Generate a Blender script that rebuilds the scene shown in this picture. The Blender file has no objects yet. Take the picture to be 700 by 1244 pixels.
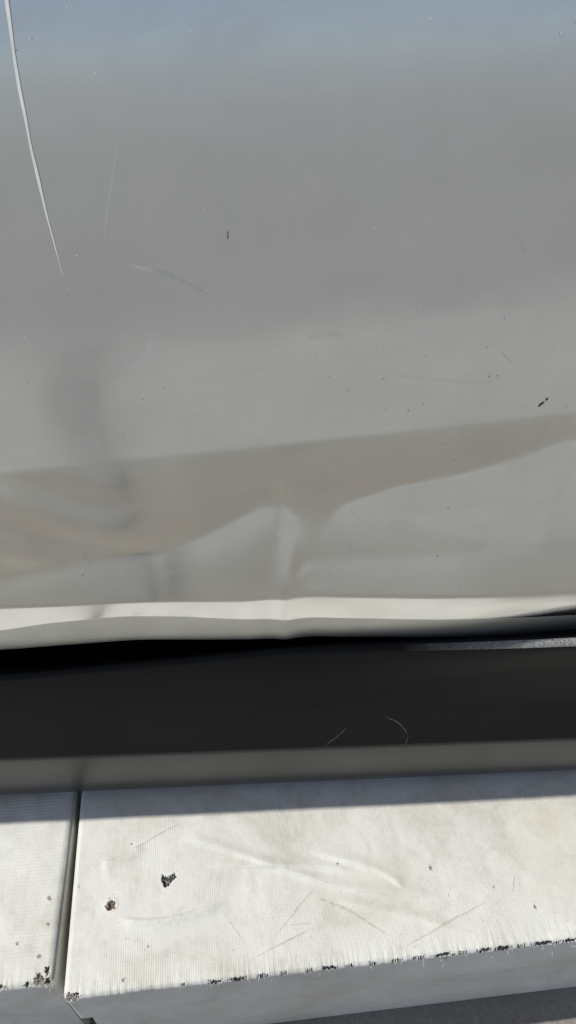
import bpy, bmesh, math, random
import numpy as np
from mathutils import Vector, Matrix

random.seed(4)
SC = bpy.context.scene
COL = SC.collection
R = math.radians

# ------------------------------------------------------------------ camera
cam_data = bpy.data.cameras.new('camera')
cam_data.sensor_fit = 'VERTICAL'
cam_data.sensor_height = 36.0
cam_data.lens = 36.0 * 940.0 / 1244.0
cam_data.clip_start = 0.01
cam_data.clip_end = 2000.0
cam = bpy.data.objects.new('camera', cam_data)
cam.location = (0, 0, 0.603)
cam.rotation_euler = (R(45), 0, 0)
COL.objects.link(cam)
SC.camera = cam

# ------------------------------------------------------------------ sky and sun
YAW = R(2.6)                      # the car stands turned by this much
CAR_Y = 0.236
s_loc = Vector((-0.616, 0.036, 0.785)).normalized()      # towards the sun, in the car's frame
s_dir = Matrix.Rotation(YAW, 3, 'Z') @ s_loc
elev = math.asin(s_dir.z)
azim = math.atan2(s_dir.x, s_dir.y)

world = bpy.data.worlds.new('World')
SC.world = world
world.use_nodes = True
wn = world.node_tree.nodes
wl = world.node_tree.links
wn.clear()
sky = wn.new('ShaderNodeTexSky')
sky.sky_type = 'NISHITA'
sky.sun_disc = False
sky.sun_elevation = elev
sky.sun_rotation = azim
sky.air_density = 0.65
sky.dust_density = 0.9
sky.ozone_density = 2.2
bg = wn.new('ShaderNodeBackground')
bg.inputs['Strength'].default_value = 0.115
wo = wn.new('ShaderNodeOutputWorld')
# whitish veil added over the sky to pale its reflection and the blue fill
w_tc = wn.new('ShaderNodeTexCoord')
w_mp = wn.new('ShaderNodeMapping'); w_mp.inputs['Scale'].default_value = (1.2, 1.2, 3.0)
w_no = wn.new('ShaderNodeTexNoise'); w_no.inputs['Scale'].default_value = 2.2; w_no.inputs['Detail'].default_value = 6
w_mr = wn.new('ShaderNodeMapRange')
w_mr.inputs['From Min'].default_value = 0.3; w_mr.inputs['From Max'].default_value = 0.75
w_mr.inputs['To Min'].default_value = 0.16; w_mr.inputs['To Max'].default_value = 0.42
w_mx = wn.new('ShaderNodeMix'); w_mx.data_type = 'RGBA'
w_mx.inputs[7].default_value = (3.75, 3.7, 3.75, 1)
wl.new(w_tc.outputs['Generated'], w_mp.inputs[0]); wl.new(w_mp.outputs[0], w_no.inputs['Vector'])
wl.new(w_no.outputs[0], w_mr.inputs['Value']); wl.new(w_mr.outputs[0], w_mx.inputs[0])
wl.new(sky.outputs[0], w_mx.inputs[6]); wl.new(w_mx.outputs[2], bg.inputs[0])
wl.new(bg.outputs[0], wo.inputs[0])

sun_data = bpy.data.lights.new('sun', 'SUN')
sun_data.energy = 3.6
sun_data.angle = R(0.53)
sun_data.color = (1.0, 0.97, 0.90)
sun = bpy.data.objects.new('sun', sun_data)
sun.rotation_euler = s_dir.to_track_quat('Z', 'Y').to_euler()
sun.location = s_dir * 6
COL.objects.link(sun)

SC.view_settings.view_transform = 'Standard'
SC.view_settings.look = 'None'
SC.view_settings.gamma = 1.0
SC.view_settings.exposure = 0.0
SC.view_settings.use_curve_mapping = False
SC.cycles.use_denoising = True
SC.cycles.max_bounces = 8
SC.cycles.blur_glossy = 0.3
SC.cycles.sample_clamp_indirect = 6.0


# ------------------------------------------------------------------ helpers
def tag(o, label=None, cat=None, group=None, kind=None):
    if label: o['label'] = label
    if cat: o['category'] = cat
    if group: o['group'] = group
    if kind: o['kind'] = kind
    return o


def empty(name, loc=(0, 0, 0), rz=0.0):
    o = bpy.data.objects.new(name, None)
    o.location = loc
    o.rotation_euler = (0, 0, rz)
    o.empty_display_size = 0.05
    COL.objects.link(o)
    return o


def mesh_obj(name, verts, faces, mats, parent=None, smooth=True, midx=None):
    me = bpy.data.meshes.new(name)
    me.from_pydata([tuple(map(float, v)) for v in verts], [], [tuple(map(int, f)) for f in faces])
    if not isinstance(mats, (list, tuple)):
        mats = [mats]
    for m in mats:
        me.materials.append(m)
    me.polygons.foreach_set('use_smooth', [smooth] * len(me.polygons))
    if midx is not None:
        me.polygons.foreach_set('material_index', [int(i) for i in midx])
    me.update()
    o = bpy.data.objects.new(name, me)
    o.parent = parent
    COL.objects.link(o)
    return o


def grid_faces(n, m, off=0):
    i, j = np.meshgrid(np.arange(n - 1), np.arange(m - 1), indexing='ij')
    a = off + i * m + j
    return np.stack([a, a + m, a + m + 1, a + 1], -1).reshape(-1, 4)


def smooth(a, b, x):
    t = np.clip((x - a) / (b - a), 0, 1)
    return t * t * (3 - 2 * t)


def poly(pts, x):
    p = np.array(sorted(pts))
    return np.interp(x, p[:, 0], p[:, 1])


def softpoly(pts, x, w=0.004, n=9):
    """piecewise linear curve rounded by a small moving average"""
    s = np.zeros_like(np.asarray(x, float))
    ks = np.linspace(-1, 1, n)
    g = np.exp(-2 * ks ** 2)
    for k, gg in zip(ks, g):
        s = s + gg * poly(pts, x + k * w)
    return s / g.sum()


_rs = np.random.RandomState(7)
_tab = _rs.rand(257, 257)


def vnoise(x, y):
    xi = np.floor(x).astype(int); yi = np.floor(y).astype(int)
    fx = x - xi; fy = y - yi
    fx = fx * fx * (3 - 2 * fx); fy = fy * fy * (3 - 2 * fy)
    a = _tab[xi % 257, yi % 257]; b = _tab[(xi + 1) % 257, yi % 257]
    c = _tab[xi % 257, (yi + 1) % 257]; d = _tab[(xi + 1) % 257, (yi + 1) % 257]
    return (a * (1 - fx) + b * fx) * (1 - fy) + (c * (1 - fx) + d * fx) * fy


def fbm(x, y, o=3):
    s = 0; a = 0.5
    for k in range(o):
        s = s + a * vnoise(x * 2 ** k + 13 * k, y * 2 ** k + 7 * k); a *= 0.5
    return s / (1 - 0.5 ** o)


# ------------------------------------------------------------------ materials
class NT:
    def __init__(self, name):
        self.m = bpy.data.materials.new(name)
        self.m.use_nodes = True
        self.n = self.m.node_tree.nodes
        self.l = self.m.node_tree.links
        self.b = self.n['Principled BSDF']
        self.tc = self.n.new('ShaderNodeTexCoord')

    def set(self, **k):
        for a, v in k.items():
            self.b.inputs[a.replace('_', ' ')].default_value = v
        return self

    def link(self, a, b):
        self.l.new(a, b)

    def mapping(self, scale=(1, 1, 1), rot=(0, 0, 0)):
        mp = self.n.new('ShaderNodeMapping')
        mp.inputs['Scale'].default_value = scale
        mp.inputs['Rotation'].default_value = rot
        self.link(self.tc.outputs['Object'], mp.inputs['Vector'])
        return mp.outputs[0]

    def noise(self, scale, detail=4, rough=0.55, vec=None, dist=0.0):
        t = self.n.new('ShaderNodeTexNoise')
        t.inputs['Scale'].default_value = scale
        t.inputs['Detail'].default_value = detail
        t.inputs['Roughness'].default_value = rough
        t.inputs['Distortion'].default_value = dist
        self.link(vec if vec is not None else self.tc.outputs['Object'], t.inputs['Vector'])
        return t.outputs[0]

    def ramp(self, fac, stops):
        r = self.n.new('ShaderNodeValToRGB')
        e = r.color_ramp.elements
        while len(e) < len(stops):
            e.new(0.5)
        for el, (p, c) in zip(e, stops):
            el.position = p
            el.color = (c if len(c) == 4 else (*c, 1)) if isinstance(c, (tuple, list)) else (c, c, c, 1)
        self.link(fac, r.inputs[0])
        return r.outputs[0]

    def mix(self, fac, a, b, mode='MIX'):
        x = self.n.new('ShaderNodeMix')
        x.data_type = 'RGBA'
        x.blend_type = mode
        for s, v in ((x.inputs[0], fac), (x.inputs[6], a), (x.inputs[7], b)):
            if hasattr(v, 'is_output'):
                self.link(v, s)
            else:
                s.default_value = v if not isinstance(v, tuple) or len(v) == 4 else (*v, 1)
        return x.outputs[2]

    def math(self, op, a, b=0.0):
        x = self.n.new('ShaderNodeMath')
        x.operation = op
        for s, v in ((x.inputs[0], a), (x.inputs[1], b)):
            if hasattr(v, 'is_output'):
                self.link(v, s)
            else:
                s.default_value = v
        return x.outputs[0]

    def wave(self, pitch, axis, vec=None, dist=0.0, dscale=1.0):
        w = self.n.new('ShaderNodeTexWave')
        w.wave_type = 'BANDS'
        w.bands_direction = axis
        w.wave_profile = 'SIN'
        w.inputs['Scale'].default_value = 2 * math.pi / pitch / 20.0
        w.inputs['Distortion'].default_value = dist
        w.inputs['Detail'].default_value = 2
        w.inputs['Detail Scale'].default_value = dscale
        self.link(vec if vec is not None else self.tc.outputs['Object'], w.inputs['Vector'])
        return w.outputs['Fac']

    def bump(self, h, strength=0.3, dist=0.001, target='Normal'):
        b = self.n.new('ShaderNodeBump')
        b.inputs['Strength'].default_value = strength
        b.inputs['Distance'].default_value = dist
        self.link(h, b.inputs['Height'])
        self.link(b.outputs[0], self.b.inputs[target])


def silver_paint():
    t = NT('silver_paint')
    t.set(Metallic=1.0, Roughness=0.16, Coat_Weight=0.6, Coat_Roughness=0.03, Coat_IOR=1.5)
    base = (0.80, 0.80, 0.785)
    n1 = t.noise(9, 5, 0.6, t.mapping((1, 1, 1.6)), 0.6)
    f1 = t.ramp(n1, [(0.35, 0.0), (0.75, 1.0)])
    c = t.mix(f1, base, (0.765, 0.762, 0.745))
    n3 = t.noise(48, 6, 0.7, t.mapping((1.6, 1, 0.55)), 0.8)
    c = t.mix(t.ramp(n3, [(0.42, 0.0), (0.72, 1.0)]), c, (0.755, 0.755, 0.745))
    n4 = t.noise(5, 4, 0.6, t.mapping((0.6, 1, 2.6)), 1.0)
    c = t.mix(t.ramp(n4, [(0.40, 0.0), (0.65, 0.6)]), c, (0.83, 0.83, 0.81))
    t.link(c, t.b.inputs['Base Color'])
    n2 = t.noise(16, 4, 0.6, t.mapping((1, 1, 2.2)), 1.2)
    t.link(t.ramp(n2, [(0.3, 0.12), (0.5, 0.16), (0.75, 0.27)]), t.b.inputs['Roughness'])
    return t.m


def black_plastic(name, lo, hi, spec, r0, r1):
    t = NT(name)
    t.set(Specular_IOR_Level=spec)
    n = t.noise(30, 5, 0.6, t.mapping((0.25, 1, 1)))
    t.link(t.ramp(n, [(0.35, lo), (0.8, hi)]), t.b.inputs['Base Color'])
    n2 = t.noise(14, 4, 0.6, t.mapping((0.3, 1, 1)))
    t.link(t.ramp(n2, [(0.3, r0), (0.75, r1)]), t.b.inputs['Roughness'])
    t.bump(t.noise(900, 2, 0.5), 0.5, 0.0004)
    return t.m


def fabric(name, rib, thread, rib_amt, th_amt, bright=1.0):
    t = NT(name)
    t.set(Roughness=0.62, Specular_IOR_Level=0.35)
    b = bright
    n1 = t.noise(17, 7, 0.66, None, 0.6)
    c = t.ramp(n1, [(0.32, (0.60 * b, 0.58 * b, 0.51 * b)), (0.45, (0.705 * b, 0.70 * b, 0.645 * b)),
                    (0.62, (0.77 * b, 0.77 * b, 0.715 * b))])
    n2 = t.noise(60, 7, 0.72, t.mapping((1, 0.4, 1)))
    c = t.mix(t.ramp(n2, [(0.52, 0.0), (0.76, 0.5)]), c, (0.47, 0.42, 0.33))
    n4 = t.noise(11, 4, 0.6)
    c = t.mix(t.ramp(n4, [(0.48, 0.0), (0.75, 0.5)]), c, (0.60, 0.54, 0.41))
    n5 = t.noise(34, 6, 0.7, t.mapping((1, 1, 1), (0, 0, 0.5)), 1.5)
    c = t.mix(t.ramp(n5, [(0.57, 0.0), (0.70, 0.28)]), c, (0.40, 0.40, 0.39))
    n3 = t.noise(420, 3, 0.6)
    c = t.mix(t.ramp(n3, [(0.62, 0.0), (0.76, 0.5)]), c, (0.40, 0.38, 0.36))
    patch = t.ramp(t.noise(26, 4, 0.6), [(0.35, 0.15), (0.65, 1.0)])
    grain = t.ramp(t.noise(900, 2, 0.6), [(0.3, 0.3), (0.7, 1.0)])
    amp = t.math('MULTIPLY', patch, grain)
    wr = t.math('MULTIPLY', t.wave(rib, 'Y', None, 1.6, 0.8), amp)
    wt = t.math('MULTIPLY', t.wave(thread, 'X', None, 1.6, 0.8), amp)
    c = t.mix(t.math('MULTIPLY', wr, rib_amt), c, (0.38, 0.37, 0.33), 'MIX')
    c = t.mix(t.math('MULTIPLY', wt, th_amt), c, (0.38, 0.37, 0.33), 'MIX')
    t.link(c, t.b.inputs['Base Color'])
    h = t.math('ADD', t.math('MULTIPLY', wr, -rib_amt * 5), t.math('MULTIPLY', wt, -th_amt * 5))
    h = t.math('ADD', h, t.math('MULTIPLY', n3, 0.5))
    t.bump(h, 0.35, 0.0005)
    return t.m


def plain(name, col, rough=0.7, var=0.25, scale=60, metallic=0.0, bump=0.0):
    t = NT(name)
    t.set(Roughness=rough, Metallic=metallic)
    n = t.noise(scale, 5, 0.6)
    lo = tuple(x * (1 - var) for x in col); hi = tuple(min(1, x * (1 + var)) for x in col)
    t.link(t.ramp(n, [(0.3, lo), (0.7, hi)]), t.b.inputs['Base Color'])
    if bump:
        t.bump(n, bump, 0.002)
    return t.m


def faint(name, col, alpha, rough=0.6, nscale=300):
    t = NT(name)
    t.set(Roughness=rough)
    t.b.inputs['Base Color'].default_value = (*col, 1)
    n = t.noise(nscale, 4, 0.65)
    at = t.n.new('ShaderNodeAttribute')
    at.attribute_name = 'cover'
    t.link(t.math('MULTIPLY', t.ramp(n, [(0.3, alpha * 0.15), (0.7, alpha)]), at.outputs['Fac']), t.b.inputs['Alpha'])
    return t.m


def ground_mat(name, col, col2, s1=6.0):
    t = NT(name)
    t.set(Roughness=0.9, Specular_IOR_Level=0.2)
    c = t.ramp(t.noise(s1, 5, 0.6), [(0.3, col), (0.7, col2)])
    g = t.noise(260, 3, 0.7)
    c = t.mix(t.ramp(g, [(0.35, 0.35), (0.6, 0.0)]), c, tuple(x * 0.55 for x in col))
    c = t.mix(t.ramp(g, [(0.6, 0.0), (0.75, 0.3)]), c, tuple(min(1, x * 1.5) for x in col2))
    t.link(c, t.b.inputs['Base Color'])
    t.bump(g, 0.4, 0.003)
    return t.m


M_paint = silver_paint()
M_hem = plain('worn_silver_hem_paint', (0.60, 0.60, 0.565), 0.42, 0.06, 40, 0.85)
M_plastic = black_plastic('black_plastic', (0.0075, 0.0085, 0.009), (0.012, 0.0125, 0.0125), 0.12, 0.48, 0.6)
M_plastic_low = black_plastic('smooth_black_plastic', (0.018, 0.018, 0.0175), (0.028, 0.028, 0.027), 0.5, 0.24, 0.36)
M_void = plain('dark_inner_metal', (0.008, 0.010, 0.018), 0.6, 0.2)
M_glass = NT('tinted_glass').set(Base_Color=(0.01, 0.012, 0.012, 1), Roughness=0.02).m
M_fab = fabric('white_woven_fabric', 0.0021, 0.00135, 0.09, 0.15)
M_fab_l = fabric('white_ribbed_fabric', 0.0021, 0.0014, 0.20, 0.07)
M_fab_low = fabric('grey_white_woven_fabric', 0.0021, 0.0014, 0.05, 0.05, 0.97)
M_core = plain('dark_torn_backing', (0.055, 0.053, 0.055), 0.85, 0.7, 900, 0, 0.6)
M_wood = plain('brown_torn_backing', (0.16, 0.105, 0.065), 0.85, 0.6, 700, 0, 0.6)
M_dirt = plain('grey_dirt', (0.30, 0.28, 0.25), 0.8, 0.5, 900)
M_thread = plain('frayed_white_thread', (0.66, 0.62, 0.55), 0.8, 0.3, 800)
M_tan = faint('tan_scuff', (0.47, 0.40, 0.28), 0.42)
M_grey_scuff = faint('grey_scuff', (0.24, 0.23, 0.21), 0.36)
M_scratch = plain('pale_scratch', (0.80, 0.80, 0.77), 0.5, 0.12, 150)
M_scratch_f = faint('faint_pale_scratch', (0.8, 0.8, 0.77), 0.4, 0.5)
M_chip = plain('dark_chip', (0.075, 0.075, 0.078), 0.6, 0.3)
M_dust = plain('white_dust', (0.85, 0.85, 0.84), 0.8, 0.05)
def pavement_mat():
    t = NT('weathered_pavement')
    t.set(Roughness=0.9, Specular_IOR_Level=0.2)
    sep = t.n.new('ShaderNodeSeparateXYZ')
    t.link(t.tc.outputs['Object'], sep.inputs[0])
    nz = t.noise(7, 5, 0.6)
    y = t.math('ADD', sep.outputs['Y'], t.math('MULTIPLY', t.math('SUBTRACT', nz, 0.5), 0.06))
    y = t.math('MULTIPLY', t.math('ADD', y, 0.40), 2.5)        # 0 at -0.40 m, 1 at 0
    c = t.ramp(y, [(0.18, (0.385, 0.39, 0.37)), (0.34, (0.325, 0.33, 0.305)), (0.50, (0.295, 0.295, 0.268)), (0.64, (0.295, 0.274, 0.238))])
    v = t.ramp(t.noise(9, 6, 0.65), [(0.3, 0.86), (0.7, 1.12)])
    c = t.mix(1.0, c, v, 'MULTIPLY')
    g = t.noise(260, 3, 0.7)
    c = t.mix(t.ramp(g, [(0.35, 0.35), (0.6, 0.0)]), c, (0.15, 0.14, 0.125))
    c = t.mix(t.ramp(g, [(0.6, 0.0), (0.75, 0.3)]), c, (0.5, 0.48, 0.44))
    t.link(c, t.b.inputs['Base Color'])
    t.bump(g, 0.4, 0.003)
    return t.m


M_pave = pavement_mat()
M_refl_strip = ground_mat('dark_reflection_strip', (0.255, 0.257, 0.25), (0.295, 0.297, 0.29))
M_road = ground_mat('grey_asphalt', (0.28, 0.283, 0.275), (0.325, 0.325, 0.315), 1.5)

M_edge_glint = plain('sunlit_edge_plastic', (0.34, 0.335, 0.32), 0.45, 0.75, 1300, 0, 0.8)  # pale colour painted in for the sun's glint on the sill edge
_t = M_edge_glint.node_tree
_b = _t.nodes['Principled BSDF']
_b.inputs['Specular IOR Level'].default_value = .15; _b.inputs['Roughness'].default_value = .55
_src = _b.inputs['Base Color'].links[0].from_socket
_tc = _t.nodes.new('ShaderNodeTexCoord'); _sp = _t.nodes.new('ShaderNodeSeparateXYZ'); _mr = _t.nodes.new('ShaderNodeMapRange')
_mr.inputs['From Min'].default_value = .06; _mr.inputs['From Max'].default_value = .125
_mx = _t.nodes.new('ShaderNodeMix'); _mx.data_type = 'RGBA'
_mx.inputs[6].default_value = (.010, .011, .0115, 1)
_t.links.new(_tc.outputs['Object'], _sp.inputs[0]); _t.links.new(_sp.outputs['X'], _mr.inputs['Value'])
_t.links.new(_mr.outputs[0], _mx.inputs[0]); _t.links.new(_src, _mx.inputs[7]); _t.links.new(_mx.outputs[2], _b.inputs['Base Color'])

# ------------------------------------------------------------------ ground
def sheet(name, x0, x1, y0, y1, z, mat, nx=2, wob=0.0, label=None):
    xs = np.linspace(x0, x1, nx)
    v = []
    for x in xs:
        v.append((x, y0 + wob * 4 * (fbm(np.array(x * 3.1 + 9), np.array(7.0)) - 0.5), z))
    for i, x in enumerate(xs):
        v.append((x, y1 + wob * (fbm(np.array(x * 1.7 + 5), np.array(2.0)) - 0.5), z))
    f = [(i, i + 1, nx + i + 1, nx + i) for i in range(nx - 1)]
    return tag(mesh_obj(name, v, f, mat, None, False), kind='structure')


GZ = -0.045
sheet('ground', -600, 600, -600, 600, GZ, M_road)
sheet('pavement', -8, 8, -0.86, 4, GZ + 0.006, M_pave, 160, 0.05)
pv = []  # unseen dark strip added for the band it reflects in the door
for k in range(25):
    t_ = k / 24.0
    yy = -.11 - .87 * t_
    c_ = -.160 - .15 * t_ + .016 * math.sin(t_ * 9)
    w_ = (.018 + .006 * math.sin(t_ * 13 + 1) + .035 * t_)
    pv += [(c_ - w_, yy, GZ + .016), (c_ + w_, yy, GZ + .016)]
tag(mesh_obj('reflection_strip', pv, [(2 * k, 2 * k + 1, 2 * k + 3, 2 * k + 2) for k in range(24)], M_refl_strip, None, False), kind='structure')

# ------------------------------------------------------------------ the car
car = empty('car', (0, CAR_Y, 0), YAW)
tag(car, 'silver car with a dented, scratched lower door above a dark plastic sill', 'car')

CREASE = [(-.6, .36), (-.1164, .392), (-.0729, .3956), (0, .4014), (.0654, .4075), (.1138, .4124), (.6, .43)]
LIP = [(-.7, .282), (-.2, .281), (-.1445, .2843), (-.1184, .2916), (-.0812, .2961), (-.0551, .2945), (0, .2885),
       (.0751, .2881), (.1464, .290), (.7, .29)]
HEM = [(-.7, .272), (-.2, .2735), (-.1468, .2753), (-.1045, .279), (-.0794, .2802), (-.0629, .2792), (0, .2748),
       (.0751, .2735), (.1496, .2775), (.7, .278)]
LOBE = [(-.3, .3075), (-.15, .318), (-.11, .3302), (-.083, .3345), (-.056, .3388), (-.037, .3489), (-.022, .3588),
        (-.011, .3655), (-.002, .3655), (.004, .358), (.010, .353), (.016, .354), (.0235, .3640), (.0458, .3734),
        (.0732, .3794), (.0995, .3877), (.1176, .3970), (.16, .401), (.3, .405)]
BAND = 0.3078
BELT = 0.90


def axis_steps(lo, hi, f0, f1, fine, coarse):
    a = np.arange(f0, f1 + fine * 0.5, fine)
    l = np.linspace(lo, f0, max(2, int((f0 - lo) / coarse)))[:-1]
    r = np.linspace(a[-1], hi, max(2, int((hi - a[-1]) / coarse)))[1:]
    return np.concatenate([l, a, r])


xs = axis_steps(-1.2, 1.2, -0.26, 0.26, 0.0013, 0.01)
z_up = axis_steps(BAND, BELT, BAND, 0.62, 0.0012, 0.01)
z_up = np.unique(np.round(z_up, 6))
nq = 34
q = np.linspace(0, 1, nq)[1:]
hem_x = softpoly(HEM, xs, 0.012) - np.interp(xs, [-.16, 0, .14], [.0195, .0175, .0115])
lip_x = softpoly(LIP, xs, 0.012) - .0022
crease_x = softpoly(CREASE, xs, 0.02)
lobe_x = softpoly(LOBE, xs, 0.0035)

X = np.repeat(xs[:, None], nq - 1 + len(z_up), 1)
n_a = 16                                                   # rows from the band down to the lip line, the rest from there to the hem
qa = np.minimum(np.arange(1, nq) / n_a, 1.0)[None, :]
qb = np.clip((np.arange(1, nq) - n_a) / (nq - 1.0 - n_a), 0, 1)[None, :]
Zl = BAND - qa * (BAND - lip_x[:, None]) - qb * (lip_x - hem_x)[:, None]
Z = np.concatenate([Zl[:, ::-1], np.repeat(z_up[None, :], len(xs), 0)], 1)      # rising
nx, nz = Z.shape


def tilt(X, Z):
    """how far the panel faces downwards, in degrees"""
    zc = crease_x[:, None]; zl = lip_x[:, None]; zh = hem_x[:, None]; zb = lobe_x[:, None]
    # above the crease: leaning back more and more towards the belt
    up = np.interp(Z - zc, [0, .03, .06, .085, .125, .2, .5], [-2.2, -3.2, -4.6, -5.9, -8.0, -8.9, -9.0])
    up = up + 0.5 * (fbm(X * 9 + 3, Z * 14) - .5)
    # the dented strip between crease and bottom band
    soft = np.interp(X, [-.15, -.06, -.02, -.002, .004, .010, .015, .022, .03, .06, .16], [.006, .0035, .003, .0035, .010, .018, .014, .004, .002, .003, .009])
    light = smooth(-1, 1, (zb - Z) / soft)
    hi = np.interp(X, [-.02, .0285, .0623, .0945, .2], [.345, .3660, .3548, .3414, .3414])
    lo = np.interp(X, [-.02, 0, .0497, .0878, .0945, .2], [.332, .3302, .3334, .3372, .3414, .3414])
    tongue = smooth(-.001, .003, hi - Z) * smooth(-.004, .004, Z - lo) * smooth(-.002, .012, X)
    L = np.interp(X, [-.2, -.08, -.01, .03, .08, .2], [-4.6, -4.8, -5.0, -6.8, -7.6, -7.2])
    L = L - 2.8 * np.exp(-np.clip(zb - Z, 0, 1) / .012) + 2.6 * tongue
    B = np.interp(X, [-.3, -.1, 0, .05, .12, .3], [2.6, 2.6, 2.6, 2.6, 2.0, 0.8]) + 1.6 * np.exp(-((X - .008) / .014) ** 2)
    # ripples towards the left end of the dent
    left = smooth(-.045, -.085, X) * smooth(.318, .33, Z) * smooth(.004, -.006, Z - zc)
    B = B + left * 2.7 * np.sin((Z - .35 + .25 * (X + .1)) * 190 + 1.2 * np.sin(X * 60))
    win = smooth(.312, .320, Z) * smooth(.366, .350, Z)
    xr = X + .0005 - .10 * (Z - .34)
    L = L + win * (-4.0 * np.exp(-(xr / .0042) ** 2) + 2.4 * np.exp(-((xr + .0100) / .0055) ** 2) + 1.8 * np.exp(-((xr - .014) / .010) ** 2))
    dg = (X - .0065) * .80 - (Z - .3235) * .60
    al = (X - .0065) * .60 + (Z - .3235) * .80
    L = L - 3.5 * np.exp(-(dg / .0024) ** 2 - (al / .0060) ** 2)
    mid = B * (1 - light) + L * light
    t = np.where(Z > zc, up, mid)
    k = smooth(-.0018, .0018, Z - zc)
    t = up * k + mid * (1 - k)
    # bottom band turns under and looks at the blocks below
    bz = BAND + np.interp(X, [-.16, -.08, 0, .08, .16], [-.0030, -.0008, 0, .0010, .0025])
    band = np.interp(Z - bz, [-.0228, -.0103, 0], [10.5, 9.0, 7.0])
    k = smooth(.0008, -.0014, Z - bz)
    band = band - 2.6 * smooth(.05, .13, X)
    t = t * (1 - k) + band * k
    # the rolled lip
    e = np.clip((zl - Z) / np.maximum(zl - zh, 1e-4), 0, 1.2)
    lipt = np.interp(e, [0, .35, .8, 1.0], [13.6, 15.2, 18, 30]) - 4.0 * smooth(.05, .13, X) - 1.8 * smooth(-.02, -.06, X)
    k = smooth(.0010, -.0012, Z - zl)
    return t * (1 - k) + lipt * k


T = tilt(X, Z)
slope = np.tan(np.radians(-T))
dz = np.diff(Z, axis=1)
seg = 0.5 * (slope[:, 1:] + slope[:, :-1]) * dz
Yc = np.concatenate([np.zeros((nx, 1)), np.cumsum(seg, 1)], 1)
jref = np.searchsorted(z_up, 0.44) + nq - 1
Yd = Yc - Yc[:, jref:jref + 1]
# the bent bottom edge stays roughly straight along the car
hem_y = Yd[:, 0]
ker = np.exp(-0.5 * (np.arange(-40, 41) / 14.0) ** 2); ker /= ker.sum()
Yd = Yd + 0.0005 * np.exp(-((X + .002) / .007) ** 2) * smooth(.300, .322, Z) * smooth(.372, .345, Z) * -1
i0 = int(np.argmin(np.abs(xs)))
jb = nq - 1
hem_s = np.interp(xs, xs[::1], Yd[:, 0])
xu = np.linspace(-1.2, 1.2, 1201)
hs = np.convolve(np.pad(np.interp(xu, xs, Yd[:, 0]), 40, 'edge'), ker, 'valid')
dev = (np.interp(xs, xu, hs) - Yd[:, 0])[:, None]
Yd = Yd + .8 * dev * np.clip((crease_x[:, None] - .002 - Z) / (crease_x[:, None] - .002 - BAND - .004), 0, 1)
Yd = Yd - Yd[i0, jb] - 0.0050 + .070 * .5 * (X + .02 + np.sqrt((X + .02) ** 2 + .05 ** 2)) * (X < .3) + np.where(X < .3, 0, .0226)
Xc = np.clip(X, -.3, .2)
Z = Z + .0038 - .060 * .5 * (Xc + np.sqrt(Xc ** 2 + .04 ** 2))
print('hem depth', [(round(float(xs[i]), 3), round(float(Yd[i, 0]), 4)) for i in range(0, nx, 25)])

verts = np.stack([X, Yd, Z], -1).reshape(-1, 3)
faces = grid_faces(nx, nz)
# lip rolled under and a flange running back inside
roll = [np.stack([xs, Yd[:, 0], Z[:, 0]], -1)]
for a in (80, 105, 130, 155, 178):
    rr = 0.0026
    a0 = R(60)
    yy = Yd[:, 0] + rr * (math.cos(a0) - math.cos(R(a))) * 1.0
    zz = Z[:, 0] - rr * (math.sin(R(a)) - math.sin(a0)) * 0.6 - 0.0004
    roll.append(np.stack([xs, yy + 0.0006, zz], -1))
roll.append(roll[-1] + np.array([0, 0.03, 0.001]))
rv = np.stack(roll[1:], 1)
off = len(verts)
m = rv.shape[1]
verts = np.concatenate([verts, rv.reshape(-1, 3)])
rf = grid_faces(nx, m, off)[:, ::-1]
i = np.arange(nx - 1)
jf = np.stack([i * nz, off + i * m, off + (i + 1) * m, (i + 1) * nz], -1)
faces = np.concatenate([faces, rf, jf])
row = np.arange(len(faces)) % (nz - 1)
hem_face = (row < nq - 1 - n_a) | (np.arange(len(faces)) >= (nx - 1) * (nz - 1))
door = mesh_obj('door_panel', verts, faces, [M_paint, M_hem], car, True, hem_face.astype(int))
tag(door, 'silver painted door panel with dents along its lower edge')


def door_y(x, z):
    i = int(np.clip(np.searchsorted(xs, x), 1, nx - 1))
    k = i - 1 if abs(xs[i - 1] - x) < abs(xs[i] - x) else i
    return float(np.interp(z, Z[k], Yd[k]))


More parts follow.
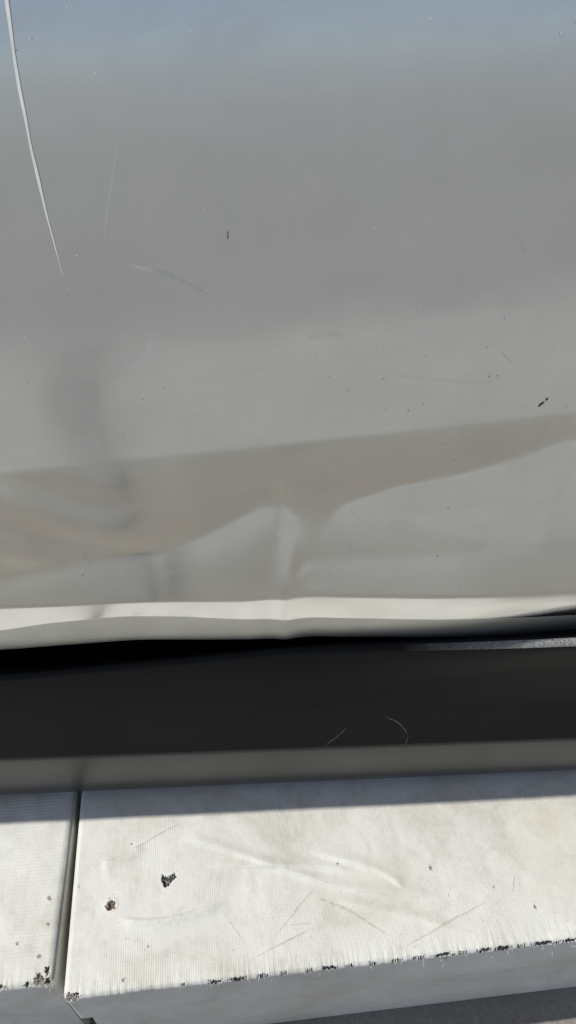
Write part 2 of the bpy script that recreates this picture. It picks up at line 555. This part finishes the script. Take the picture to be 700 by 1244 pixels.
def ribbon(name, pts, widths, surf, mat, parent, n=30, lift=0.00025, plane='xz', raised=0.0, wander=0.0):
    """a thin strip that follows a surface; pts in the two in-plane axes"""
    P = np.array(pts, float)
    tt = np.linspace(0, 1, len(P)); ti = np.linspace(0, 1, n)
    # smooth through the points
    a = np.interp(ti, tt, P[:, 0]); b = np.interp(ti, tt, P[:, 1])
    if len(P) > 2:
        for _ in range(6):
            a[1:-1] = (a[:-2] + 2 * a[1:-1] + a[2:]) / 4; b[1:-1] = (b[:-2] + 2 * b[1:-1] + b[2:]) / 4
    w = np.interp(ti, np.linspace(0, 1, len(widths)), widths)
    if wander:
        a = a + wander * (fbm(ti * 9 + P[0, 0] * 900, ti * 0 + 3, 2) - .5); b = b + wander * (fbm(ti * 9 + P[0, 1] * 900, ti * 0 + 8, 2) - .5)
    da = np.gradient(a); db = np.gradient(b)
    l = np.hypot(da, db) + 1e-9
    na, nb = -db / l, da / l
    V = []
    cov = []
    cols = (-.5, 0, .5) if raised else (-.5, -.28, 0, .28, .5)
    nc = len(cols)
    for k in range(n):
        for s in cols:
            u, v = a[k] + na[k] * w[k] * s, b[k] + nb[k] * w[k] * s
            e = max(0, 1 - abs(s) * 2) if not raised else 1.0
            cov.append(e ** .7 * min(1, 6 * min(k, n - 1 - k) / n + .15))
            if plane == 'xz':
                up = 0
                if raised:
                    d = s * na[k] if abs(na[k]) > .3 else -s * nb[k]
                    up = raised * w[k] * (d + .5)
                V.append((u, surf(u, v) - lift - up, v))
            else:
                V.append((u, v, surf(u, v) + lift))
    F = [(nc * k + j, nc * k + j + 1, nc * k + nc + j + 1, nc * k + nc + j) for k in range(n - 1) for j in range(nc - 1)]
    o = mesh_obj(name, V, F, mat, parent)
    at = o.data.attributes.new('cover', 'FLOAT', 'POINT')
    at.data.foreach_set('value', cov)
    return o


sc = ribbon('scratch', [(-.0750, .572), (-.0755, .5541), (-.0764, .5407), (-.0768, .5305), (-.0767, .5186), (-.0763, .5082), (-.0758, .4954), (-.0745, .4771)],
            [.0009, .0012, .0009, .0011, .0008, .0011, .0006, .0002], door_y, M_scratch, door, 60, .0001, 'xz', .45, .00025)
tag(sc, 'long pale curved scratch in the paint')
for pts, w in (([(-.0503, .5188), (-.0554, .5019), (-.0587, .4915)], [.0003, .0006, .0002]),
               ([(.0269, .3643), (.0301, .359)], [.0003, .0006, .0002]),
               ([(.0291, .3457), (.0287, .3316)], [.0002, .0005, .0002]),
               ([(.0792, .4411), (.0853, .4355)], [.0003, .0007, .0002]),
               ([(.0779, .4857), (.0826, .4769)], [.0003, .0008, .0002]),
               ([(-.056, .481), (-.042, .478), (-.025, .468)], [.0003, .0018, .0003]),
               ([(-.062, .442), (-.05, .447), (-.047, .458)], [.0003, .0014, .0003])):
    ribbon('scratch', pts, w, door_y, M_scratch_f, door, 14, .0001, 'xz', .3)


def blot(name, c, pts, surf, mat, parent, lift=.0003):
    V = [(c[0], surf(*c) - lift, c[1])]
    for (a, b) in pts:
        V.append((c[0] + a, surf(c[0] + a, c[1] + b) - lift, c[1] + b))
    n = len(pts)
    return mesh_obj(name, V, [(0, 1 + (k + 1) % n, 1 + k) for k in range(n)], mat, parent)


blot('paint_chip', (.1015, .4148), [(-.0010, -.0012), (-.0003, -.0008), (.0003, .0001), (.0011, .0006), (.0012, .0013), (.0004, .0009), (-.0004, .0003)], door_y, M_chip, door)
blot('paint_chip', (.1034, .4170), [(-.0005, -.0007), (.0004, 0), (.0005, .0008), (-.0003, .0004)], door_y, M_chip, door)
blot('paint_chip', (-.0193, .4889), [(-.0002, -.0013), (.0003, -.0008), (.0002, .0010), (-.0002, .0012)], door_y, M_dirt, door)
M_smear = faint('dusty_smear', (1.0, 0.985, 0.95), 0.34, 0.42, 45)
M_smear.node_tree.nodes['Principled BSDF'].inputs['Metallic'].default_value = 1.0
for pts, w in (([(-.0296, .5187), (-.024, .5150), (-.0195, .5024), (-.0176, .4902)], [.008, .010, .011, .006]),
               ([(.007, .4512), (.013, .4518), (.0215, .4512)], [.0030, .0042, .0030]),
               ([(-.0603, .4768), (-.0467, .4765), (-.0333, .4719), (-.0222, .4702)], [.0012, .0030, .0034, .0014]),
               ([(-.0500, .4720), (-.0547, .4574), (-.0664, .4545), (-.0752, .4489)], [.0010, .0024, .0022, .0010]),
               ([(-.052, .520), (-.0571, .4981), (-.0600, .4780), (-.0590, .4560)], [.0008, .0022, .0020, .0008]),
               ([(.0816, .5069), (.0850, .5069)], [.002, .0034, .002]),
               ([(-.036, .503), (-.024, .499), (-.016, .494)], [.001, .0024, .001]),
               ([(.04, .4330), (.062, .4290), (.085, .4250)], [.001, .0030, .001])):
    ribbon('dusty_smear', pts, w, door_y, M_smear, door, 30, .00012)
# dust flecks
V, F = [], []
rd = random.Random(11)
for k in range(520):
    x = rd.uniform(-.16, .16); z = .405 + .2 * (1 - rd.random() ** 1.6) if k > 60 else rd.uniform(.31, .42)
    r = .00017 + .00034 * rd.random() ** 3
    y = door_y(x, z) - .0003
    o = len(V)
    n = 5
    for j in range(n):
        a = 6.283 * j / n + rd.random()* .6
        rr = r * rd.uniform(.6, 1.2)
        V.append((x + rr * math.cos(a), y, z + rr * math.sin(a)))
    V.append((x, y - r * .5, z + r * .3))
    F += [(o + (j + 1) % n, o + j, o + n) for j in range(n)]
tag(mesh_obj('dust', V, F, M_dust, door), kind='stuff')

# dark plastic sill below the door
SILLTOP = [(-1.3, .235), (-.1546, .2450), (0, .2585), (.0921, .2600), (.1532, .2622), (1.3, .27)]


def sill_profile(x):
    fl = float(smooth(.0, .17, np.array(x)))              # the top edge flares out towards one end
    zt = float(softpoly(SILLTOP, np.array(x), .03)) + .0115 * fl
    tn = math.tan(R(5.5))
    p = [(.060, zt - .03), (.022, zt - .028), (.012, zt - .014), (.0095 - .010 * fl, zt - .003)]
    yt = -.006 + (zt - .167) * tn - .0130 * fl
    r = .0030 + .0012 * fl
    cy, cz = yt + r, zt - r
    for a in np.linspace(90, 4, 9):
        p.append((cy - r * math.cos(R(a)), cz + r * math.sin(R(a))))
    for zz, g in ((zt - .010, .86), (zt - .018, .62), (zt - .026, .36), (zt - .034, .14), (.200, 0)):
        p.append((-.006 + (zz - .167) * tn - .0130 * fl * g, zz))
    zf = .1725 - .012 * x
    p.append((-.006 + .0006, zf + .0085))
    for dy, dzz in ((.0001, .0045), (-.0004, .002), (-.0006, 0)):
        p.append((-.006 + dy, zf + dzz))
    low = [(-.0066, zf - .0002), (-.0072, zf - .0016), (-.0074, zf - .004), (-.0073, zf - .012), (-.0070, zf - .022), (-.0062, zf - .034),
           (-.0046, .1260), (-.0026, .1190), (.0002, .1140), (.004, .1115), (.05, .1105), (.05, .16)]
    return p, low


sx = axis_steps(-1.2, 1.2, -.3, .3, .01, .05)
prof = [sill_profile(x) for x in sx]
V = [(x, y, z) for x, pr in zip(sx, prof) for (y, z) in pr[0]]
npf = len(prof[0][0])
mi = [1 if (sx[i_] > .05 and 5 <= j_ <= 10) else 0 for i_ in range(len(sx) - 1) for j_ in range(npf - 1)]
sill = mesh_obj('sill_cover', V, grid_faces(len(sx), npf), [M_plastic, M_edge_glint], car, True, mi)
tag(sill, 'dark grained plastic sill cover under the door')
V = [(x, y, z) for x, pr in zip(sx, prof) for (y, z) in pr[1]]
strip = mesh_obj('sill_edge_strip', V, grid_faces(len(sx), len(prof[0][1])), M_plastic_low, car)
tag(strip, 'smoother grey lower edge of the sill')


def sill_y(x, z):
    pr = sorted([(zz, yy) for (yy, zz) in sill_profile(x)[0][13:]])
    return float(np.interp(z, [a for a, _ in pr], [b for _, b in pr]))


M_sscr = faint('sill_scratch', (.5, .5, .5), .9)
for pts, w in (([(.0198, .1715), (.0285, .1807), (.0362, .1926)], [.0003, .0006, .0002]),
               ([(.0545, .2000), (.0659, .1926), (.0722, .1796)], [.0003, .0007, .0003]),
               ([(.0722, .1796), (.0707, .1698)], [.0002, .0004, .0001])):
    ribbon('scratch', pts, w, sill_y, M_sscr, sill, 14, .0004)


def prism(name, ring, x0, x1, mat, parent, sm=False):
    n = len(ring)
    V = [(x0, y, z) for y, z in ring] + [(x1, y, z) for y, z in ring]
    F = [(k, (k + 1) % n, n + (k + 1) % n, n + k) for k in range(n)] + [tuple(range(n))[::-1], tuple(range(n, 2 * n))]
    return mesh_obj(name, V, F, mat, parent, sm)


yb = float(Yd[i0, -1])
prism('body_core', [(.05, .165), (.034, .30), (.07, .5), (yb + .02, BELT - .01), (1.6, BELT - .01), (1.66, .5), (1.6, .165)], -1.19, 1.19, M_void, car)
prism('underbody', [(.06, .1056), (.075, .1056), (.085, .17), (1.55, .17), (1.55, .2), (.06, .2)], -1.18, 1.18, M_void, car)
prism('window_glass', [(yb + .012, BELT - .004), (yb + .016, BELT - .006), (yb + .264, 1.40), (yb + .26, 1.402)], -1.15, 1.15, M_glass, car)
prism('window_trim', [(yb + .002, BELT - .012), (yb + .004, BELT + .012), (yb + .03, BELT + .012), (yb + .03, BELT - .012)], -1.2, 1.2, M_plastic, car)
prism('roof', [(yb + .25, 1.395), (yb + .27, 1.43), (yb + .36, 1.455), (.9, 1.475), (1.35, 1.455), (1.5, 1.40), (.9, 1.44)], -1.2, 1.2, M_paint, car)

# ------------------------------------------------------------------ white fabric covered blocks
def seg_dist(u, w, pts):
    """distance to a polyline, and how far along it (0..1)"""
    P = np.array(pts, float)
    # refine with a smooth curve
    tt = np.linspace(0, 1, len(P)); ti = np.linspace(0, 1, 24)
    A = np.stack([np.interp(ti, tt, P[:, 0]), np.interp(ti, tt, P[:, 1])], 1)
    for _ in range(8):
        A[1:-1] = (A[:-2] + 2 * A[1:-1] + A[2:]) / 4
    best = np.full(u.shape, 9.0); side = np.zeros(u.shape); al = np.zeros(u.shape)
    for k in range(len(A) - 1):
        d = A[k + 1] - A[k]; L2 = (d ** 2).sum()
        t = np.clip(((u - A[k, 0]) * d[0] + (w - A[k, 1]) * d[1]) / L2, 0, 1)
        ex = u - A[k, 0] - t * d[0]; ey = w - A[k, 1] - t * d[1]
        di = np.hypot(ex, ey)
        m_ = di < best
        best = np.where(m_, di, best)
        side = np.where(m_, np.sign(d[0] * ey - d[1] * ex), side)
        al = np.where(m_, (k + t) / (len(A) - 1), al)
    return best, side, al


def in_poly(u, w, pts):
    c = np.zeros(u.shape, bool)
    n = len(pts)
    for k in range(n):
        x1, y1 = pts[k]; x2, y2 = pts[(k + 1) % n]
        cond = ((y1 > w) != (y2 > w)) & (u < (x2 - x1) * (w - y1) / (y2 - y1 + 1e-12) + x1)
        c ^= cond
    return c


BH = .105


def make_block(name, origin, rz, u0, u1, fine, depth, r, ridges, tear_fn, fabric_mat, seed):
    root = empty(name, (origin[0], origin[1], 0), rz)
    step = .0005
    us = axis_steps(u0, u1, fine[0], fine[1], step, .006)
    ws = axis_steps(0, depth, 0, .125, step, .006)
    ws = np.unique(np.round(ws, 6)); us = np.unique(np.round(us, 6))
    drop = .046
    zs = np.round(np.arange(0, drop + 1e-6, step), 6)
    n = len(us)
    # p: un-rounded box positions
    U, W = np.meshgrid(us, ws, indexing='ij')
    top = np.stack([U, W, np.full_like(U, BH)], -1).reshape(-1, 3)
    U2, Z2 = np.meshgrid(us, zs, indexing='ij')
    front = np.stack([U2, np.zeros_like(U2), BH - Z2], -1).reshape(-1, 3)
    W3, Z3 = np.meshgrid(ws, zs, indexing='ij')
    endl = np.stack([np.full_like(W3, us[0]), W3, BH - Z3], -1).reshape(-1, 3)
    endr = np.stack([np.full_like(W3, us[-1]), W3, BH - Z3], -1).reshape(-1, 3)
    P = np.concatenate([top, front, endl, endr])
    o1 = len(top); o2 = o1 + len(front); o3 = o2 + len(endl)
    Fc = np.concatenate([grid_faces(n, len(ws)), grid_faces(n, len(zs), o1)[:, ::-1],
                         grid_faces(len(ws), len(zs), o2), grid_faces(len(ws), len(zs), o3)[:, ::-1]])
    key = np.round(P * 1e6).astype(np.int64)
    _, first, inv = np.unique(key, axis=0, return_index=True, return_inverse=True)
    inv = inv.reshape(-1)
    P = P[first]; Fc = inv[Fc]
    u, w, z = P[:, 0], P[:, 1], P[:, 2]
    lo = np.array([us[0] + r, r, -9]); hi = np.array([us[-1] - r, 9, BH - r])
    inner = np.clip(P, lo, hi)
    d = P - inner
    ln = np.linalg.norm(d, axis=1, keepdims=True)
    nrm = np.where(ln > 1e-9, d / np.maximum(ln, 1e-9), np.array([0, 0, 1.0]))
    Q = np.where(ln > 1e-9, inner + r * nrm, P)
    s = np.where(z >= BH - 1e-6, w, z - BH)              # distance from the front edge along the cloth
    h = .0012 * (fbm(u * 22 + seed, s * 30 + 40, 2) - .5) + .0004 * (fbm(u * 120 + seed, s * 140 + 9, 2) - .5)
    h = h + .0005 * (vnoise(u * 700 + 100, s * 90 + 50) - .5) * np.exp(-(s / .008) ** 2)
    if ridges:
        topm = z >= BH - 1e-6
        hr = np.zeros_like(u)
        for pts, amp, wid in ridges:
            di, sd, al = seg_dist(u[topm], w[topm], pts)
            fall = np.clip(np.minimum(al, 1 - al) * 5, 0, 1)
            fall = fall * fall * (3 - 2 * fall)
            x = di * sd
            prof_ = np.where(x > 0, np.exp(-(x / (wid * 3.2)) ** 2), np.exp(-(x / wid) ** 2))
            hr[topm] += 0.95 * amp * fall * prof_
        h = h + hr
    fu = u[Fc].mean(1); fs = s[Fc].mean(1)
    tear, depth_v, mats = tear_fn(fu, fs, u, s)
    h = h - depth_v
    Q = Q + nrm * h[:, None]
    cover = mesh_obj('fabric_cover', Q, Fc, [fabric_mat, M_core, M_wood, M_dirt], root, True, mats)
    at = cover.data.attributes.new('cover', 'FLOAT', 'POINT')
    at.data.foreach_set('value', np.ones(len(Q)))
    # lower layer of the block, stepped back under the hanging edge of the cover
    ins = .0050
    a0, a1 = us[0] + ins, us[-1] - ins
    ring = [(a0, ins), (a1, ins), (a1, depth - .002), (a0, depth - .002)]
    rows = []
    for zz, e in ((GZ + .0045, .0015), (GZ + .012, 0), (.03, -.0004), (.05, 0), (.085, 0), (.098, 0)):
        rows.append([(a + (e if k in (0, 3) else -e), b + (e if k in (0, 1) else -e), zz) for k, (a, b) in enumerate(ring)])
    V = [v for row in rows for v in row]
    F = [(4 * j + k, 4 * j + (k + 1) % 4, 4 * j + 4 + (k + 1) % 4, 4 * j + 4 + k) for j in range(len(rows) - 1) for k in range(4)]
    F += [(3, 2, 1, 0), tuple(4 * (len(rows) - 1) + k for k in range(4))]
    mesh_obj('lower_wrap', V, F, M_fab_low, root, False)
    return root, cover


STREAK_RIDGES = [([(.0637, .0837), (.0846, .0778), (.1076, .0677), (.1324, .0551), (.1569, .0467)], .0014, .0013),  # cloth ridges shaped to imitate sunlight streaks thrown by the door
          ([(.0791, .0656), (.102, .0612), (.1329, .0596), (.1597, .0553), (.1751, .0507)], .0011, .0012),
          ([(.0935, .0431), (.0785, .0386), (.0588, .0351), (.0417, .036), (.0271, .0393)], .0013, .0012),
          ([(.0429, .0826), (.0302, .0747), (.0151, .0722)], .0011, .0014),
          ([(.1441, .0675), (.174, .0568), (.1931, .0478), (.2038, .0369)], .0014, .0014),
          ([(.1323, .0541), (.1567, .0447), (.1811, .0384), (.2062, .0343), (.2273, .0304)], .0012, .0014),
          ([(.1555, .0363), (.1794, .0291), (.2077, .0202), (.2304, .0111)], .0011, .0014)]
TRI = [(.0546, .0616), (.0587, .0598), (.0622, .0623), (.0637, .0603), (.0602, .0567), (.0567, .0537), (.0547, .0582)]
FRONT = [(.0854, .0035, .0), (.0985, .0050, .0), (.1125, .0030, .001), (.1505, .0045, .0), (.1625, .0022, 0), (.1390, .0018, 0),
         (.2026, .0034, 0), (.2175, .0058, .001), (.2294, .0024, 0), (.242, .004, 0), (.253, .0052, 0), (.264, .0026, 0), (.2774, .0075, .001),
         (.2934, .005, 0), (.190, .003, 0), (.176, .0024, 0), (.125, .002, 0), (.308, .005, 0), (.0675, .0012, 0)]
SPECK = [(.0351, .0829, .0005), (.1636, .0569, .0006), (.221, .0489, .0011), (.2282, .0316, .0005), (.2569, .0335, .0006),
         (.2783, .0198, .0009), (.2195, -.0063, .0009), (.0469, .0221, .0005), (.0335, .0064, .0008), (.004, .06, .0006)]


def right_tears(fu, fs, u, s):
    def tri(a, b):
        k = .0004
        return in_poly(a + k * (vnoise(a * 2500, b * 2500) - .5) * 4, b + k * (vnoise(a * 2500 + 50, b * 2500) - .5) * 4, TRI)

    def rnd(a, b):
        return np.hypot((a - .0241) * 1.05, b - .0475) < .0027 + .0030 * (vnoise(a * 900 + 9, b * 900) - .5)

    def corner(a, b):
        return (np.hypot(a - .0045, (b + .001) * 1.3) < .0042 + .004 * (vnoise(a * 900, b * 900 + 30) - .5)) & (a > .0012)

    def edge(a, b):
        m_ = np.zeros(a.shape, bool)
        comb = (np.mod(a / .00135 + .25 * vnoise(a * 300, b * 300), 1.0) < .52)
        for (c, hw, solid) in FRONT:
            rag = vnoise(a * 1100 + c * 999, b * 500) * .0022
            near = np.abs(a - c) < hw * (.6 + .8 * vnoise(a * 500 + 3, b * 900))
            band_ = (b > -.0036 + rag * .5) & (b < .0002 + rag - .0010)
            m_ |= near & band_ & (comb | ((np.abs(a - c) < hw * .62) & (hw > .0034)))
        return m_

    mats = np.zeros(fu.shape, int)
    t1, t2, t3, t4 = tri(fu, fs), rnd(fu, fs), corner(fu, fs), edge(fu, fs)
    mats[t1 | t4] = 1
    mats[t2] = 2
    mats[t3] = 2
    for (a, b, r_) in SPECK:
        k = np.hypot(fu - a, (fs - b) * .7) < r_ * (.5 + vnoise(fu * 1800 + a * 777, fs * 1500))
        mats[k & (mats == 0)] = 3
    dv = .0022 * tri(u, s) + .0022 * rnd(u, s) + .0025 * corner(u, s) + .0007 * edge(u, s)
    # cloth lifted round the holes
    dv = dv - .0003 * np.exp(-((np.hypot(u - .0241, s - .0475) - .0034) / .0009) ** 2) * ~rnd(u, s)
    return None, dv, mats


def left_tears(fu, fs, u, s):
    def spots(a, b):
        m_ = np.zeros(a.shape, bool)
        for (c, e, r_) in ((-.0085, .002, .0032), (-.003, -.001, .0030), (-.0150, -.0005, .0016), (-.0295, -.001, .0022), (-.0045, .0075, .0018)):
            m_ |= np.hypot(a - c, (b - e) * .8) < r_ * (.35 + 1.1 * vnoise(a * 1100 + c * 900, b * 1100))
        return m_
    t = spots(fu, fs)
    mats = np.zeros(fu.shape, int)
    mats[t] = np.where(vnoise(fu[t] * 700, fs[t] * 700) > .42, 2, 1)
    for (a, b, r_) in ((-.0084, .0466, .0012), (-.0239, .0226, .0010), (-.0099, .0152, .0012), (-.0075, .032, .0009)):
        k = np.hypot(fu - a, fs - b) < r_ * (.5 + vnoise(fu * 1800, fs * 1500))
        mats[k & (mats == 0)] = 3
    return None, .0018 * spots(u, s), mats


blockR, coverR = make_block('padded_block', (-.126, .113), R(5.9), 0.0, .62, (0.0, .325), .20, .0035, STREAK_RIDGES, right_tears, M_fab, 3.0)
tag(blockR, 'long white fabric covered block with torn holes and a frayed front edge', 'padded block', 'white fabric covered blocks beneath the sill')
blockL, coverL = make_block('padded_block', (-.1327, .1205), R(4.6), -.5, 0.0, (-.085, 0.0), .20, .005, [], left_tears, M_fab_l, 17.0)
tag(blockL, 'white ribbed fabric covered block with a torn brown front corner', 'padded block', 'white fabric covered blocks beneath the sill')

# scuffs on the right block's top
me = coverR.data
co = np.zeros(len(me.vertices) * 3); me.vertices.foreach_get('co', co); co = co.reshape(-1, 3)
tp = co[co[:, 2] > BH - .0025]
from mathutils import kdtree
kd = kdtree.KDTree(len(tp))
for k, c in enumerate(tp):
    kd.insert((c[0], c[1], 0), k)
kd.balance()


def top_z(u, w):
    return float(tp[kd.find((u, w, 0))[1]][2])


for pts, w, mt in (([(.1468, .039), (.1647, .0306), (.19, .0116)], [.0005, .0016, .0006], M_tan),
                   ([(.1037, .0084), (.1259, .016), (.1436, .0219)], [.0004, .001, .0004], M_tan),
                   ([(.1950, .0060), (.2226, .0164), (.2526, .0267)], [.0004, .0013, .0004], M_tan),
                   ([(.1200, .0190), (.1490, .0460)], [.0004, .0012, .0004], M_tan),
                   ([(.1042, .0162), (.0908, .0378)], [.0003, .0005, .0003], M_grey_scuff),
                   ([(.0252, .0737), (.0559, .0887), (.0664, .093)], [.0003, .0008, .0003], M_grey_scuff),
                   ([(.1293, .0251), (.143, .0246)], [.0003, .0006, .0003], M_grey_scuff),
                   ([(.2718, .0397), (.2672, .0285)], [.0003, .0008, .0003], M_grey_scuff)):
    ribbon('scuff_mark', pts, [1.7 * x_ for x_ in w], top_z, mt, blockR, 60, .0003, 'xy', 0.0, .0006)


def threads(root, spots, seed, nm='frayed_thread'):
    rd = random.Random(seed)
    V, F = [], []
    for (u, w, z, n, spread) in spots:
        for _ in range(n):
            p = Vector((u + rd.gauss(0, spread), w + rd.gauss(0, spread * .4), z))
            d = Vector((rd.gauss(0, .5), rd.gauss(-.6, .5), rd.uniform(.0, .9))).normalized()
            L = rd.uniform(.0012, .0042); rr = rd.uniform(.00012, .00024)
            a = d.orthogonal().normalized(); b = d.cross(a)
            o = len(V)
            for k in range(4):
                t = k / 3
                c = p + d * L * t + Vector((0, 0, -L * .55 * t * t)) + Vector((rd.gauss(0, .0001), 0, 0))
                for j in range(3):
                    an = 2.094 * j
                    V.append(c + (a * math.cos(an) + b * math.sin(an)) * rr * (1 - .4 * t))
            for k in range(3):
                for j in range(3):
                    F.append((o + 3 * k + j, o + 3 * k + (j + 1) % 3, o + 3 * k + 3 + (j + 1) % 3, o + 3 * k + 3 + j))
    return tag(mesh_obj(nm, V, F, M_thread, root), kind='stuff')


sp = [(.004, .002, BH - .001, 26, .0025), (.058, .0575, BH - .001, 8, .003), (.0241, .0475, BH - .0005, 9, .0022)]
for (c, hw, _) in FRONT:
    sp.append((c, .0006, BH - .0012, int(2 + hw * 800), hw))
threads(blockR, sp, 5)
threads(blockL, [(-.0085, .003, BH - .0006, 16, .002), (-.003, .0005, BH - .001, 22, .002), (-.0295, .001, BH - .0008, 5, .0015)], 6)
